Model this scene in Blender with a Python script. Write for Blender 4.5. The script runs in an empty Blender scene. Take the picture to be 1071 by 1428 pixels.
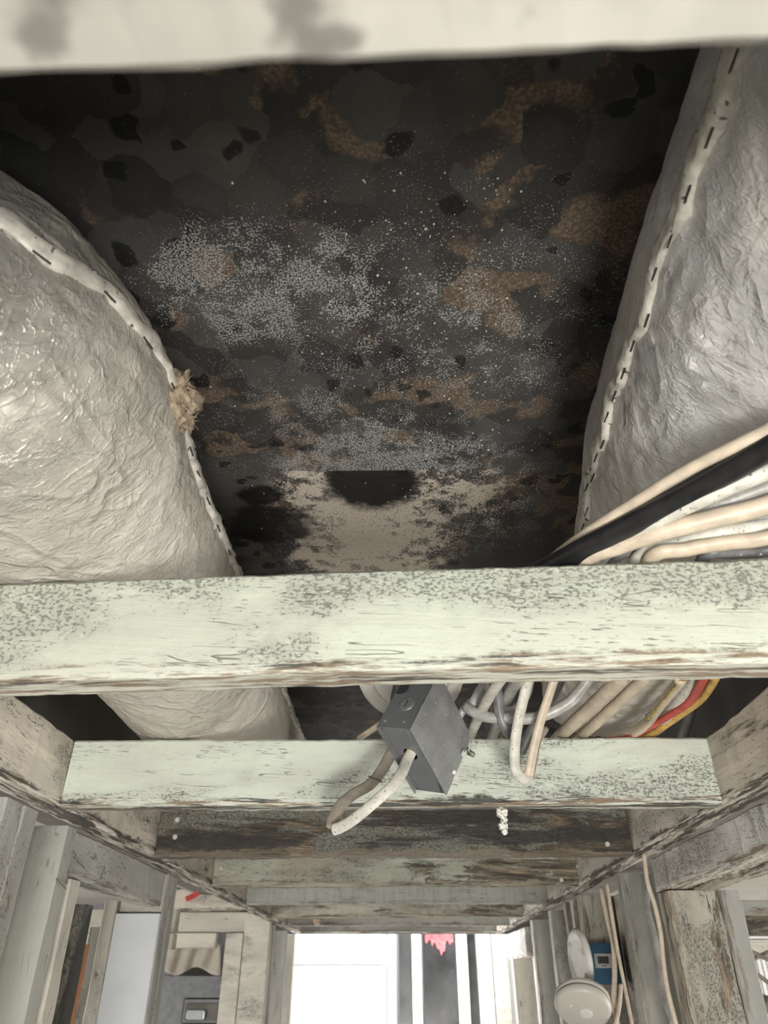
import bpy, bmesh, math, random
from mathutils import Vector, Matrix, noise
R = math.radians
rnd = random.Random(7)
scene = bpy.context.scene
C = scene.collection

# ------------------------------------------------------------------ camera
W_, H_, F_ = 1071, 1428, 1000.0
PITCH = math.atan(0.661)
YAW = math.atan(0.025 * math.cos(PITCH))
cam_d = bpy.data.cameras.new('camera')
cam = bpy.data.objects.new('camera', cam_d); C.objects.link(cam)
scene.camera = cam
cam_d.sensor_fit = 'VERTICAL'; cam_d.sensor_height = 36.0
cam_d.lens = F_ / H_ * 36.0
cam_d.clip_start = 0.01
cam.rotation_euler = (math.pi/2 + PITCH, 0, YAW)
cam_d.dof.use_dof = True
cam_d.dof.focus_distance = 0.92
cam_d.dof.aperture_fstop = 8.5
CM = Matrix.Rotation(YAW, 3, 'Z') @ Matrix.Rotation(math.pi/2 + PITCH, 3, 'X')

def ray(px, py):
    return CM @ Vector(((px - W_/2)/F_, (H_/2 - py)/F_, -1.0))
def PY(px, py, Y):
    r = ray(px, py); return r * (Y / r.y)
def PZ(px, py, Z):
    r = ray(px, py); return r * (Z / r.z)

# ------------------------------------------------------------------ world and lights
scene.view_settings.view_transform = 'Standard'
scene.view_settings.look = 'None'
scene.view_settings.gamma = 1
scene.view_settings.use_curve_mapping = False
scene.view_settings.exposure = 0.3
w = bpy.data.worlds.new('daylight'); scene.world = w; w.use_nodes = True
bg = w.node_tree.nodes['Background']
bg.inputs[0].default_value = (0.95, 0.97, 1.0, 1); bg.inputs[1].default_value = 0.45

def area(name, loc, target, sx, sy, power, col=(1, 1, 1), spread=180):
    d = bpy.data.lights.new(name, 'AREA'); d.shape = 'RECTANGLE'; d.size = sx; d.size_y = sy
    d.energy = power; d.color = col; d.spread = R(spread)
    o = bpy.data.objects.new(name, d); C.objects.link(o); o.location = loc
    o.rotation_euler = (Vector(target) - Vector(loc)).to_track_quat('-Z', 'Y').to_euler()
    return o
area('work_lamp', (0.20, -0.40, -0.46), (-0.02, 0.75, 0.40), 0.24, 0.24, 10.5, (1.0, 0.975, 0.92))
area('hall_window_light', (0.1, -1.9, -1.0), (0, 1.5, 0.1), 0.9, 0.9, 33, (1.0, 0.98, 0.95))
area('far_room_window_light', (-1.3, 4.55, -0.15), (0.6, 2.9, 0.12), 0.9, 1.3, 130, (1, 1, 1))
area('far_wall_fill', (0.2, 4.55, 1.3), (0.1, 5.4, -0.2), 1.2, 0.6, 45, (1, 1, 1))  # unseen fill added overhead to brighten the far wall, no fixture there
area('side_room_fill', (-2.2, 2.0, -0.6), (-0.9, 3.1, 0.0), 0.8, 0.8, 22, (1, 0.98, 0.95))  # added fill out of view, brightens the left side room
area('side_room_fill_right', (2.2, 2.0, -0.8), (0.9, 2.4, 0.0), 0.8, 0.8, 20, (1, 0.98, 0.95))  # matching added fill for the room on the right, not a fixture

# ------------------------------------------------------------------ node helper
class NT:
    def __init__(s, name):
        s.m = bpy.data.materials.new(name); s.m.use_nodes = True
        s.t = s.m.node_tree; s.n = s.t.nodes; s.l = s.t.links
        s.b = s.n['Principled BSDF']
        s.tc = s.n.new('ShaderNodeTexCoord')
        s.obj = s.tc.outputs['Object']
        oi = s.n.new('ShaderNodeObjectInfo')
        mu = s.n.new('ShaderNodeVectorMath'); mu.operation = 'SCALE'
        cmb = s.n.new('ShaderNodeCombineXYZ')
        for i in range(3): s.l.new(oi.outputs['Random'], cmb.inputs[i])
        s.l.new(cmb.outputs[0], mu.inputs[0]); mu.inputs['Scale'].default_value = 23.0
        ad = s.n.new('ShaderNodeVectorMath'); s.l.new(s.obj, ad.inputs[0]); s.l.new(mu.outputs[0], ad.inputs[1])
        s.rob = ad.outputs[0]; s.rand = oi.outputs['Random']
    def put(s, sock, v):
        if v is None: return
        if hasattr(v, 'links') or isinstance(v, bpy.types.NodeSocket): s.l.new(v, sock)
        elif isinstance(v, (tuple, list)) and len(v) == 3 and sock.type == 'RGBA': sock.default_value = (*v, 1)
        else: sock.default_value = v
    def map(s, vec, sc=(1, 1, 1), rot=(0, 0, 0), loc=(0, 0, 0)):
        n = s.n.new('ShaderNodeMapping'); s.l.new(vec, n.inputs[0])
        n.inputs['Scale'].default_value = sc; n.inputs['Rotation'].default_value = rot; n.inputs['Location'].default_value = loc
        return n.outputs[0]
    def noise(s, vec, scale=5, detail=3, rough=.55, dist=0.0):
        n = s.n.new('ShaderNodeTexNoise'); s.l.new(vec, n.inputs['Vector'])
        n.inputs['Scale'].default_value = scale; n.inputs['Detail'].default_value = detail
        n.inputs['Roughness'].default_value = rough; n.inputs['Distortion'].default_value = dist
        return n.outputs[0]
    def vor(s, vec, scale=5, feat='F1', out='Distance', rnd_=1.0):
        n = s.n.new('ShaderNodeTexVoronoi'); n.feature = feat; s.l.new(vec, n.inputs['Vector'])
        n.inputs['Scale'].default_value = scale; n.inputs['Randomness'].default_value = rnd_
        return n.outputs[out]
    def math(s, op, a, b=None, c=None, clamp=False):
        n = s.n.new('ShaderNodeMath'); n.operation = op; n.use_clamp = clamp
        s.put(n.inputs[0], a); s.put(n.inputs[1], b)
        if c is not None: s.put(n.inputs[2], c)
        return n.outputs[0]
    def step(s, v, lo, hi):
        n = s.n.new('ShaderNodeMapRange'); n.interpolation_type = 'SMOOTHSTEP'
        s.put(n.inputs[0], v); s.put(n.inputs[1], lo); s.put(n.inputs[2], hi)
        return n.outputs[0]
    def mix(s, f, a, b, mode='MIX'):
        n = s.n.new('ShaderNodeMix'); n.data_type = 'RGBA'; n.blend_type = mode
        s.put(n.inputs[0], f); s.put(n.inputs[6], a); s.put(n.inputs[7], b)
        return n.outputs[2]
    def sep(s, vec):
        n = s.n.new('ShaderNodeSeparateXYZ'); s.l.new(vec, n.inputs[0]); return n.outputs
    def bump(s, h, strength=.5, dist=.002, prev=None):
        n = s.n.new('ShaderNodeBump'); s.put(n.inputs['Height'], h)
        n.inputs['Strength'].default_value = strength; n.inputs['Distance'].default_value = dist
        if prev is not None: s.l.new(prev, n.inputs['Normal'])
        return n.outputs[0]
    def done(s, col=None, rough=None, metal=None, normal=None, spec=None):
        s.put(s.b.inputs['Base Color'], col); s.put(s.b.inputs['Roughness'], rough)
        s.put(s.b.inputs['Metallic'], metal)
        if normal is not None: s.l.new(normal, s.b.inputs['Normal'])
        if spec is not None: s.b.inputs['Specular IOR Level'].default_value = spec
        return s.m

def M_wood(name, paint, worn, mould=.5, brown=.3, edge=.5, rough=.7, raw=(.30, .22, .15), dark=(.10, .095, .085), ph=.092, split=None, edgeblack=.5, bs=1.0, top=0.0, smear=0.0):
    """painted timber, grain along local X; z runs 0..ph; split: (x0, x1) where the brown rises along X"""
    n = NT(name)
    x, y, z = n.sep(n.obj)[:3]
    slant = n.map(n.rob, (1, 1, 1), (0, R(-4), R(2)))
    g = n.noise(n.map(slant, (4, 55, 70)), 1, 4, .6, .3)
    gfine = n.noise(n.map(slant, (16, 380, 380)), 1, 3, .6)
    big = n.noise(n.map(n.rob, (.5, 1, 1.6)), 7, 4, .6, .4)
    big2 = n.noise(n.map(n.rob, (.5, 1, 1.3), loc=(3, 5, 1)), 6, 6, .68, .6)
    big3 = n.noise(n.map(n.rob, (.35, 1, 1.5), loc=(1, 2, 7)), 10, 5, .65, .4)
    col = n.mix(n.step(big, .35, .7), paint, tuple(c*.88 for c in worn))
    col = n.mix(n.math('MULTIPLY', n.step(g, .50, .70), .7), col, worn)
    # grey bloom, then fine mould freckles whose density follows a broad noise
    m0 = .57 - mould*.36
    zin = n.math('ADD', big2, n.math('MULTIPLY', n.math('SUBTRACT', n.step(z, .02, .085), .5), top)) if top else big2
    zone = n.step(zin, m0, m0 + .15)
    col = n.mix(n.math('MULTIPLY', zone, .16 + .45*mould), col, tuple(c*2.0 for c in dark))
    sp = n.noise(n.map(slant, (.6, 1, 1)), 400, 3, .65)
    th = n.math('SUBTRACT', .70, n.math('MULTIPLY', zone, .185))
    spm = n.math('MULTIPLY', n.step(sp, th, n.math('ADD', th, .05)), .8)
    col = n.mix(spm, col, tuple(c*1.3 for c in dark))
    pale = n.math('MULTIPLY', n.step(n.noise(n.map(n.rob, (.6, 1, 1), loc=(5, 0, 9)), 170, 4, .7), .56, .66), n.math('MULTIPLY', zone, .5))
    col = n.mix(pale, col, tuple(min(.8, c*1.1) for c in paint))
    # hairline cracks and dashes in the paint
    ck = n.noise(n.map(slant, (2.2, 42, 52)), 1, 3, .5, .4)
    ckm = n.step(n.math('ABSOLUTE', n.math('SUBTRACT', ck, .5)), .006, .001)
    ckm = n.math('MULTIPLY', ckm, n.step(n.noise(n.rob, 14, 4), .54, .60))
    short = n.step(n.noise(n.map(slant, (40, 620, 620)), 1, 3, .6), .61, .67)
    ckm = n.math('MAXIMUM', ckm, n.math('MULTIPLY', short, n.step(n.noise(n.map(n.rob, (.6, 1, 1.5)), 9, 4), .48, .62)))
    col = n.mix(n.math('MULTIPLY', ckm, .75), col, dark)
    # peeled patches with raw / stained wood
    pe = n.noise(n.map(n.rob, (.4, 1, 1.5), loc=(1, 8, 2)), 14*bs, 7, .74, .4)
    bt = .74 - brown*.30
    if split: pe = n.math('ADD', pe, n.math('MULTIPLY', n.math('SUBTRACT', n.step(x, split[0], split[1]), .6), split[2]))
    pm = n.step(pe, bt, bt + .035)
    rawc = n.mix(n.step(g, .40, .60), tuple(c*.35 for c in raw), tuple(c*1.3 for c in raw))
    rawc = n.mix(n.step(gfine, .48, .62), rawc, tuple(c*.45 for c in raw))
    rawc = n.mix(n.math('MULTIPLY', n.step(big3, .50, .58), .7), rawc, tuple(c*.6 for c in dark))
    pale2 = n.step(n.noise(n.map(n.rob, (.5, 1, 1), loc=(4, 4, 4)), 110, 5, .75), .56, .62)
    rawc = n.mix(n.math('MULTIPLY', pale2, .55), rawc, tuple(c*.85 for c in worn))
    col = n.mix(n.math('MULTIPLY', pm, .93), col, rawc)
    if smear:
        sm = n.noise(n.map(n.rob, (.35, 1, 2.2), loc=(2, 6, 3)), 8, 5, .65, .6)
        a0 = .60 - smear*.14
        col = n.mix(n.math('MULTIPLY', n.step(sm, a0, a0 + .10), .88), col, (.045, .042, .038))
        sm2 = n.noise(n.map(n.rob, (.25, 1, 2.6), loc=(7, 1, 8)), 9, 4, .6, .5)
        col = n.mix(n.math('MULTIPLY', n.step(sm2, .60, .66), .7), col, tuple(c*1.25 for c in paint))
    # dirty worn lower edge: streaks of black, brown and bare white
    en = n.math('ADD', z, n.math('MULTIPLY', n.math('SUBTRACT', n.noise(n.map(n.rob, (.6, 1, 1)), 30, 7, .75), .5), .040))
    em = n.math('MULTIPLY', n.step(en, .014, .007), edge)
    s1 = n.noise(n.map(n.rob, (10, 140, 140)), 1, 5, .7)
    s2 = n.noise(n.map(n.rob, (5, 60, 90), loc=(3, 1, 1)), 1, 5, .7)
    ec = n.mix(n.step(s1, .44, .54), tuple(c*.9 for c in raw), tuple(c*1.0 for c in worn))
    ec = n.mix(n.math('MULTIPLY', n.step(s2, .60 - edgeblack*.14, .66 - edgeblack*.14), .9), ec, (.035, .033, .03))
    col = n.mix(em, col, ec)
    h = n.math('ADD', n.math('MULTIPLY', g, .6), n.math('MULTIPLY', gfine, .35))
    h = n.math('SUBTRACT', h, n.math('MULTIPLY', ckm, 1.0))
    h = n.math('SUBTRACT', h, n.math('MULTIPLY', spm, .4))
    h = n.math('SUBTRACT', h, n.math('MULTIPLY', pm, .7))
    nb = n.bump(h, .75, .0014)
    nb = n.bump(n.noise(n.rob, 60, 5, .65), .4, .003, nb)
    return n.done(col, rough, 0, nb, .35)

MINT, MINTW = (.65, .70, .56), (.62, .63, .53)
wood_mint = M_wood('painted_wood_mint', MINT, MINTW, .52, .03, .95, top=.17, dark=(.13, .13, .115))
wood_mint_bold = M_wood('painted_wood_mint_cracked', (.70, .76, .64), (.66, .68, .59), .30, .10, .98, edgeblack=.8, dark=(.12, .12, .11))
wood_cream = M_wood('painted_wood_cream', (.68, .65, .56), (.60, .57, .50), .2, .1, .25)
wood_beige = M_wood('painted_wood_beige', (.66, .59, .50), (.66, .62, .54), .42, .12, .98, edgeblack=.9, raw=(.34, .28, .22), dark=(.12, .11, .10), smear=.12)
wood_dark = M_wood('stained_wood_dark', (.30, .31, .26), (.30, .26, .20), .62, .72, .6, raw=(.24, .18, .12), dark=(.05, .047, .04), bs=.6, smear=1.0)
wood_tan = M_wood('stained_wood_tan', (.50, .52, .43), (.48, .44, .34), .45, .50, .6, raw=(.33, .26, .18), split=(.36, .55, .36), smear=.35)
wood_greygreen = M_wood('painted_wood_grey_green', (.48, .49, .43), (.46, .46, .42), .18, .26, .5)
wood_grey = M_wood('painted_wood_grey', (.48, .475, .44), (.44, .43, .39), .25, .34, .7, dark=(.13, .125, .11))
wood_rot = M_wood('weathered_wood_brown', (.56, .54, .45), (.50, .45, .36), .45, .62, .8, raw=(.32, .25, .18))
wood_whitewash = M_wood('whitewashed_wood', (.74, .73, .68), (.6, .58, .53), .50, .30, .9, edgeblack=.1)

def M_foil(name, tint, spray=.5, sx=1.0, smooth=0.0, yr=(.78, 1.0)):
    n = NT(name)
    v = n.map(n.obj, (1, 1, 1), (0, 0, R(28)))
    def ridge(vec, sc, d, dist):
        a = n.noise(vec, sc, d, .5, dist)
        return n.math('ABSOLUTE', n.math('SUBTRACT', a, .5))
    r1 = ridge(n.map(v, (1.7, .8, 1)), 13, 2, .6)
    r2 = ridge(n.map(n.obj, (.8, 1.5, 1), (0, 0, R(-50))), 32, 3, .9)
    r3 = ridge(n.map(n.obj, (1, 1.6, 1), (0, R(40), R(35))), 75, 3, .8)
    h = n.math('ADD', n.math('MULTIPLY', n.math('MINIMUM', r1, .10), 6.0), n.math('MULTIPLY', n.math('MINIMUM', r2, .07), 3.0))
    h = n.math('ADD', h, n.math('MULTIPLY', n.math('MINIMUM', r3, .06), 2.2))
    nb = n.bump(n.math('MULTIPLY', h, -1), .9 - .3*smooth, .0042 * sx)
    big = n.noise(n.obj, 5, 4, .6, .3)
    sprm = n.step(big, .62 - spray*.45, .80 - spray*.35)
    foil = n.mix(n.step(n.noise(n.obj, 12, 4), .35, .7), tuple(c*.72 for c in tint), tint)
    paintc = (.72, .67, .58)
    yy = n.sep(n.obj)[1]
    sprm = n.math('MAXIMUM', sprm, n.math('MULTIPLY', n.step(n.math('ADD', yy, n.math('MULTIPLY', n.math('SUBTRACT', big, .5), .3)), yr[0], yr[1]), .9))
    col = n.mix(n.math('MULTIPLY', sprm, .8), foil, paintc)
    crease = n.step(n.math('MINIMUM', r2, .5), .012, .0)
    col = n.mix(n.math('MULTIPLY', crease, .16), col, (.16, .13, .10))
    st = n.noise(n.obj, 17, 3, .5, .2)
    col = n.mix(n.math('MULTIPLY', n.step(st, .72, .80), .55), col, (.23, .18, .13))
    dots = n.step(n.noise(n.obj, 160, 2), .74, .78)
    col = n.mix(n.math('MULTIPLY', dots, .45), col, (.2, .16, .12))
    metal = n.math('SUBTRACT', .44 - .16*smooth, n.math('MULTIPLY', sprm, .38))
    rough = n.math('ADD', n.math('MULTIPLY', sprm, .20), .27 + .06*smooth)
    return n.done(col, rough, metal, nb, .4)
foil_left = M_foil('duct_wrap_foil_cream', (.50, .48, .43), .40, 1.0, .6, (.28, .60))
foil_right = M_foil('duct_wrap_foil_bright', (.92, .91, .89), .34, .62, .5)

def M_plain(name, col, rough=.5, metal=0, var=.15, sc=40, bump=.2, spots=None):
    n = NT(name)
    a = n.noise(n.rob, sc, 4, .6)
    c = n.mix(n.step(a, .3, .7), tuple(x*(1-var) for x in col), tuple(min(1, x*(1+var)) for x in col))
    if spots:
        c = n.mix(n.step(n.noise(n.rob, spots[1], 3, .55), spots[2], spots[2] + (.12 if spots[1] < 50 else .03)), c, spots[0])
    return n.done(c, rough, metal, n.bump(a, bump, .001))
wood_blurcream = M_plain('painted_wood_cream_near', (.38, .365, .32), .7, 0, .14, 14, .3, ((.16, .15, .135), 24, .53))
m_seam = M_plain('duct_tape_flap', (.66, .63, .56), .5, .1, .25, 60, 1.0, ((.14, .11, .08), 110, .64))
m_staple = M_plain('rusty_staple', (.07, .06, .05), .5, .6)
m_fluff = M_plain('torn_fibreglass', (.38, .30, .21), .9, 0, .4, 120, .9)
m_cream_cable = M_plain('cable_cream', (.62, .52, .40), .45, 0, .14, 60, .2)
m_white_cable = M_plain('cable_white', (.66, .64, .56), .5, 0, .16, 70, .25, ((.12, .11, .09), 330, .64))
m_grey_cable = M_plain('cable_grey', (.42, .41, .38), .4, .05, .25, 50, .25)
m_dkgrey_cable = M_plain('cable_dark_grey', (.16, .16, .155), .4, 0, .3, 60, .3, ((.55, .54, .5), 260, .68))
m_black_cable = M_plain('cable_black', (.018, .018, .019), .33, 0, .3, 50, .2)
m_red_cable = M_plain('cable_red', (.52, .085, .06), .45, 0, .2, 60, .2, ((.65, .4, .33), 300, .66))
m_yellow_cable = M_plain('cable_yellow', (.60, .38, .10), .45, 0, .25, 60, .2, ((.25, .16, .05), 300, .64))
m_brown_cable = M_plain('cable_dusty_brown', (.30, .26, .21), .6, 0, .2, 60, .3)
m_yellow_print = M_plain('cable_yellow_print', (.55, .40, .07), .5, 0, .3, 300, .2, ((.10, .07, .03), 420, .52))
m_boxsteel = M_plain('grey_box_steel', (.27, .272, .27), .45, .35, .15, 30, .15, ((.62, .61, .57), 260, .66))
m_boxside = M_plain('grey_box_steel_side', (.22, .228, .238), .4, .45, .15, 14, .12, ((.5, .5, .47), 260, .68))
m_dark = M_plain('dark_void_paint', (.012, .012, .012), .8)
m_screw = M_plain('screw_steel', (.32, .31, .29), .4, .8)
m_nail = M_plain('nail_head_painted', (.66, .66, .58), .5, .1)
m_blue = M_plain('blue_plastic', (.010, .085, .16), .5, 0, .1)
m_label = M_plain('grey_sticker', (.45, .46, .45), .6)
m_ink = M_plain('ink_dark', (.06, .06, .06), .6)
m_plastic = M_plain('white_plastic_aged', (.60, .57, .51), .4, 0, .05, 20, .05)
m_plastic_w = M_plain('white_plastic', (.76, .74, .69), .4, 0, .06, 20, .05)
m_whiteboard = M_plain('white_drywall', (.76, .78, .80), .6, 0, .05, 9, .1)
m_redtag = M_plain('red_tag', (.62, .06, .05), .5)
m_pink = M_plain('pinkish_red_paint', (.50, .14, .15), .6, 0, .35, 40, .2)
m_brass = M_plain('wire_nut_orange', (.62, .33, .06), .4)
m_flake = M_plain('paint_flake', (.86, .85, .78), .7, 0, .1, 200, .5)
m_greywall = M_plain('grey_backing_panel', (.17, .16, .145), .8, 0, .3, 4, .3)
m_plenum = M_plain('dusty_grey_board', (.42, .40, .36), .8, 0, .12, 5, .2)
m_orange = M_plain('orange_edge', (.62, .24, .08), .6)
m_brightwall = M_plain('bright_white_paint', (.88, .88, .86), .6, 0, .03, 8, .1)
m_darkwrap = M_plain('dark_plastic_wrap', (.045, .045, .045), .22, .2, .5, 5, .5)
m_appl = M_plain('grey_cabinet_paint', (.20, .205, .215), .5)
m_chrome = M_plain('chrome', (.7, .7, .7), .2, 1.0, .05)
m_paper = M_plain('hanging_paper_backing', (.42, .38, .32), .8, 0, .15, 8, .6)
m_floor = M_plain('concrete_floor', (.32, .30, .27), .85, 0, .2, 6, .3)
m_drywall = M_plain('ceiling_board_cream', (.5, .48, .43), .8, 0, .06, 6, .1)

# deck
def M_deck():
    n = NT('mouldy_black_sheet')
    p = n.tc.outputs['Object']
    x, y, z = n.sep(p)[:3]
    warp = n.mix(.5, (.5, .5, .5), n.noise(p, 25, 3))
    wn = n.n.new('ShaderNodeTexNoise'); n.l.new(p, wn.inputs['Vector']); wn.inputs['Scale'].default_value = 28
    wa = n.n.new('ShaderNodeVectorMath'); wa.operation = 'MULTIPLY_ADD'
    n.l.new(wn.outputs[1], wa.inputs[0]); wa.inputs[1].default_value = (.030, .030, .030); n.l.new(p, wa.inputs[2])
    pw = wa.outputs[0]
    # overlapping mould colonies
    v1 = n.vor(pw, 19, 'SMOOTH_F1'); c1 = n.sep(n.vor(pw, 19, 'F1', 'Color'))[0]
    v2 = n.vor(n.map(pw, (1, 1, 1), (0, 0, .7), (2.3, 1.1, 0)), 38, 'F1'); c2 = n.sep(n.vor(n.map(pw, (1, 1, 1), (0, 0, .7), (2.3, 1.1, 0)), 38, 'F1', 'Color'))[0]
    base = n.mix(n.noise(p, 9, 4), (.035, .034, .033), (.085, .08, .073))
    # rust showing between colonies
    rn = n.noise(n.map(p, (1, 1, 1), (0, 0, .3), (.4, .2, 0)), 6.5, 5, .6, .3)
    rust = n.step(rn, .49, .56)
    rc = n.mix(n.step(n.noise(p, 220, 2), .4, .65), (.16, .115, .08), (.30, .22, .16))
    col = n.mix(n.math('MULTIPLY', rust, .85), base, rc)
    blob = n.math('MULTIPLY', n.step(v1, .66, .58), n.step(c1, .22, .24))
    bc = n.mix(c1, (.030, .030, .031), (.125, .122, .115))
    bc = n.mix(n.math('MULTIPLY', n.step(v1, .30, .55), .18), bc, (.012, .012, .012))
    col = n.mix(n.math('MULTIPLY', blob, .93), col, bc)
    blob2 = n.math('MULTIPLY', n.step(v2, .62, .50), n.step(c2, .90, .92))
    col = n.mix(n.math('MULTIPLY', blob2, .85), col, n.mix(c2, (.05, .05, .05), (.016, .016, .016)))
    # powdery white overspray, in patches of its own
    def patch(cx, cy, rx, ry, rot=0):
        v = n.map(p, (1/rx, 1/ry, 0), (0, 0, 0), (-cx/rx, -cy/ry, 0))
        ln = n.n.new('ShaderNodeVectorMath'); ln.operation = 'LENGTH'; n.l.new(v, ln.inputs[0])
        return n.math('SUBTRACT', 1.0, ln.outputs['Value'], clamp=True)
    def pc(px, py, rx, ry):
        q = PZ(px, py, DECK); return patch(q.x, q.y, rx, ry)
    dens = n.math('MULTIPLY', pc(335, 405, .17, .13), 1.7)
    dens = n.math('MAXIMUM', dens, n.math('MULTIPLY', pc(420, 400, .18, .12), 1.4))
    dens = n.math('MAXIMUM', dens, n.math('MULTIPLY', pc(630, 470, .40, .34), .72))
    dens = n.math('MAXIMUM', dens, n.math('MULTIPLY', pc(500, 590, .42, .30), .72))
    dens = n.math('MAXIMUM', dens, n.math('MULTIPLY', pc(510, 748, .21, .42), 3.4))
    dens = n.math('MAXIMUM', dens, n.math('MULTIPLY', pc(640, 690, .20, .28), 1.3))
    dens = n.math('MULTIPLY', dens, n.math('ADD', .35, n.math('MULTIPLY', n.step(n.noise(pw, 22, 7, .75), .42, .60), .85)))
    dens = n.math('MINIMUM', dens, n.math('ADD', .78, n.math('MULTIPLY', n.step(y, SEAM_Y, SEAM_Y + .002), .42)))
    fine = n.noise(p, 420, 2, .6)
    th = n.math('SUBTRACT', .70, n.math('MULTIPLY', dens, .29))
    wm = n.step(fine, th, n.math('ADD', th, .05))
    wm = n.math('MULTIPLY', wm, n.math('ADD', .55, n.math('MULTIPLY', dens, .35)), clamp=True)
    far = n.step(y, SEAM_Y, SEAM_Y + .002)
    wc = n.mix(far, (.60, .60, .58), (.84, .75, .63))
    col = n.mix(wm, col, wc)
    # soot-black patch with a round edge, cut off by the lap joint
    q = PZ(520, 676, DECK)
    hole = n.math('ADD', patch(q.x, q.y, .098, .105), n.math('MULTIPLY', n.math('SUBTRACT', n.noise(p, 60, 4), .5), .35))
    hm = n.math('MULTIPLY', n.math('MULTIPLY', n.step(hole, .02, .34), .97), far)
    col = n.mix(hm, col, (.007, .007, .007))
    # two black blotches beyond the lap
    for (px, py, rx, ry) in ((365, 697, .06, .05), (375, 738, .13, .11)):
        q = PZ(px, py, DECK)
        hh = n.math('ADD', patch(q.x, q.y, rx, ry), n.math('MULTIPLY', n.math('SUBTRACT', n.noise(p, 30, 4), .5), .6))
        col = n.mix(n.math('MULTIPLY', n.step(hh, .2, .5), .9), col, (.008, .008, .008))
    sp2 = n.step(n.noise(p, 130, 2), .73, .76)
    col = n.mix(n.math('MULTIPLY', sp2, .5), col, (.25, .23, .2))
    h = n.math('ADD', n.math('MULTIPLY', blob, .35), n.math('MULTIPLY', fine, .25))
    nb = n.bump(h, .4, .0015)
    return n.done(col, n.math('ADD', .55, n.math('MULTIPLY', wm, .3)), 0, nb, .35)

# ------------------------------------------------------------------ mesh helpers
def link(name, me, mat, parent=None, smooth=False):
    o = bpy.data.objects.new(name, me); C.objects.link(o)
    if mat: me.materials.append(mat)
    if smooth:
        for p in me.polygons: p.use_smooth = True
    if parent is not None: o.parent = parent
    return o
def from_bm(name, bm, mat, parent=None, smooth=False):
    me = bpy.data.meshes.new(name); bm.normal_update(); bm.to_mesh(me); bm.free()
    return link(name, me, mat, parent, smooth)
def from_data(name, vs, fs, mat, parent=None, smooth=False):
    me = bpy.data.meshes.new(name); me.from_pydata([tuple(v) for v in vs], [], fs); me.update()
    return link(name, me, mat, parent, smooth)
def tag(o, label, cat, group=None, kind=None):
    if label: o['label'] = label
    if cat: o['category'] = cat
    if group: o['group'] = group
    if kind: o['kind'] = kind
    return o
def empty(name, loc=(0, 0, 0), rot=(0, 0, 0)):
    o = bpy.data.objects.new(name, None); C.objects.link(o); o.location = loc; o.rotation_euler = rot
    o.empty_display_size = .05
    return o
def add_box(bm, lo, hi, bev=0.0, mtx=None):
    r = bmesh.ops.create_cube(bm, size=1)
    vs = r['verts']
    s = [hi[i]-lo[i] for i in range(3)]; c = [(hi[i]+lo[i])/2 for i in range(3)]
    for v in vs: v.co = Vector((v.co.x*s[0]+c[0], v.co.y*s[1]+c[1], v.co.z*s[2]+c[2]))
    if bev > 0:
        es = list({e for v in vs for e in v.link_edges})
        r2 = bmesh.ops.bevel(bm, geom=es, offset=bev, segments=2, affect='EDGES')
        vs = list({v for v in r2['verts']} | {v for v in vs if v.is_valid})
    if mtx is not None:
        for v in vs: v.co = mtx @ v.co
    return vs
def box(name, lo, hi, mat, parent=None, bev=.0015, base=True):
    """box given by world corners, origin at bottom centre"""
    c = Vector(((lo[0]+hi[0])/2, (lo[1]+hi[1])/2, lo[2])) if parent is None else Vector((0, 0, 0))
    bm = bmesh.new()
    add_box(bm, [lo[i]-c[i] for i in range(3)], [hi[i]-c[i] for i in range(3)], bev)
    o = from_bm(name, bm, mat, parent); o.location = c
    return o
def cyl_bm(bm, p0, p1, r0, r1=None, seg=20, caps=True):
    p0 = Vector(p0); p1 = Vector(p1); r1 = r0 if r1 is None else r1
    q = (p1-p0).to_track_quat('Z', 'Y').to_matrix().to_4x4()
    L = (p1-p0).length
    bmesh.ops.create_cone(bm, cap_ends=caps, segments=seg, radius1=r0, radius2=r1, depth=L,
                          matrix=Matrix.Translation((p0+p1)/2) @ q)
def lathe(name, prof, mat, parent=None, seg=40, smooth=True):
    vs, fs = [], []
    for (r, z) in prof:
        for k in range(seg):
            a = 2*math.pi*k/seg; vs.append((r*math.cos(a), r*math.sin(a), z))
    for i in range(len(prof)-1):
        for k in range(seg):
            a = i*seg+k; b = i*seg+(k+1) % seg
            fs.append((a, b, b+seg, a+seg))
    fs.append(tuple(range(seg))[::-1]); fs.append(tuple((len(prof)-1)*seg+k for k in range(seg)))
    return from_data(name, vs, fs, mat, parent, smooth)

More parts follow.
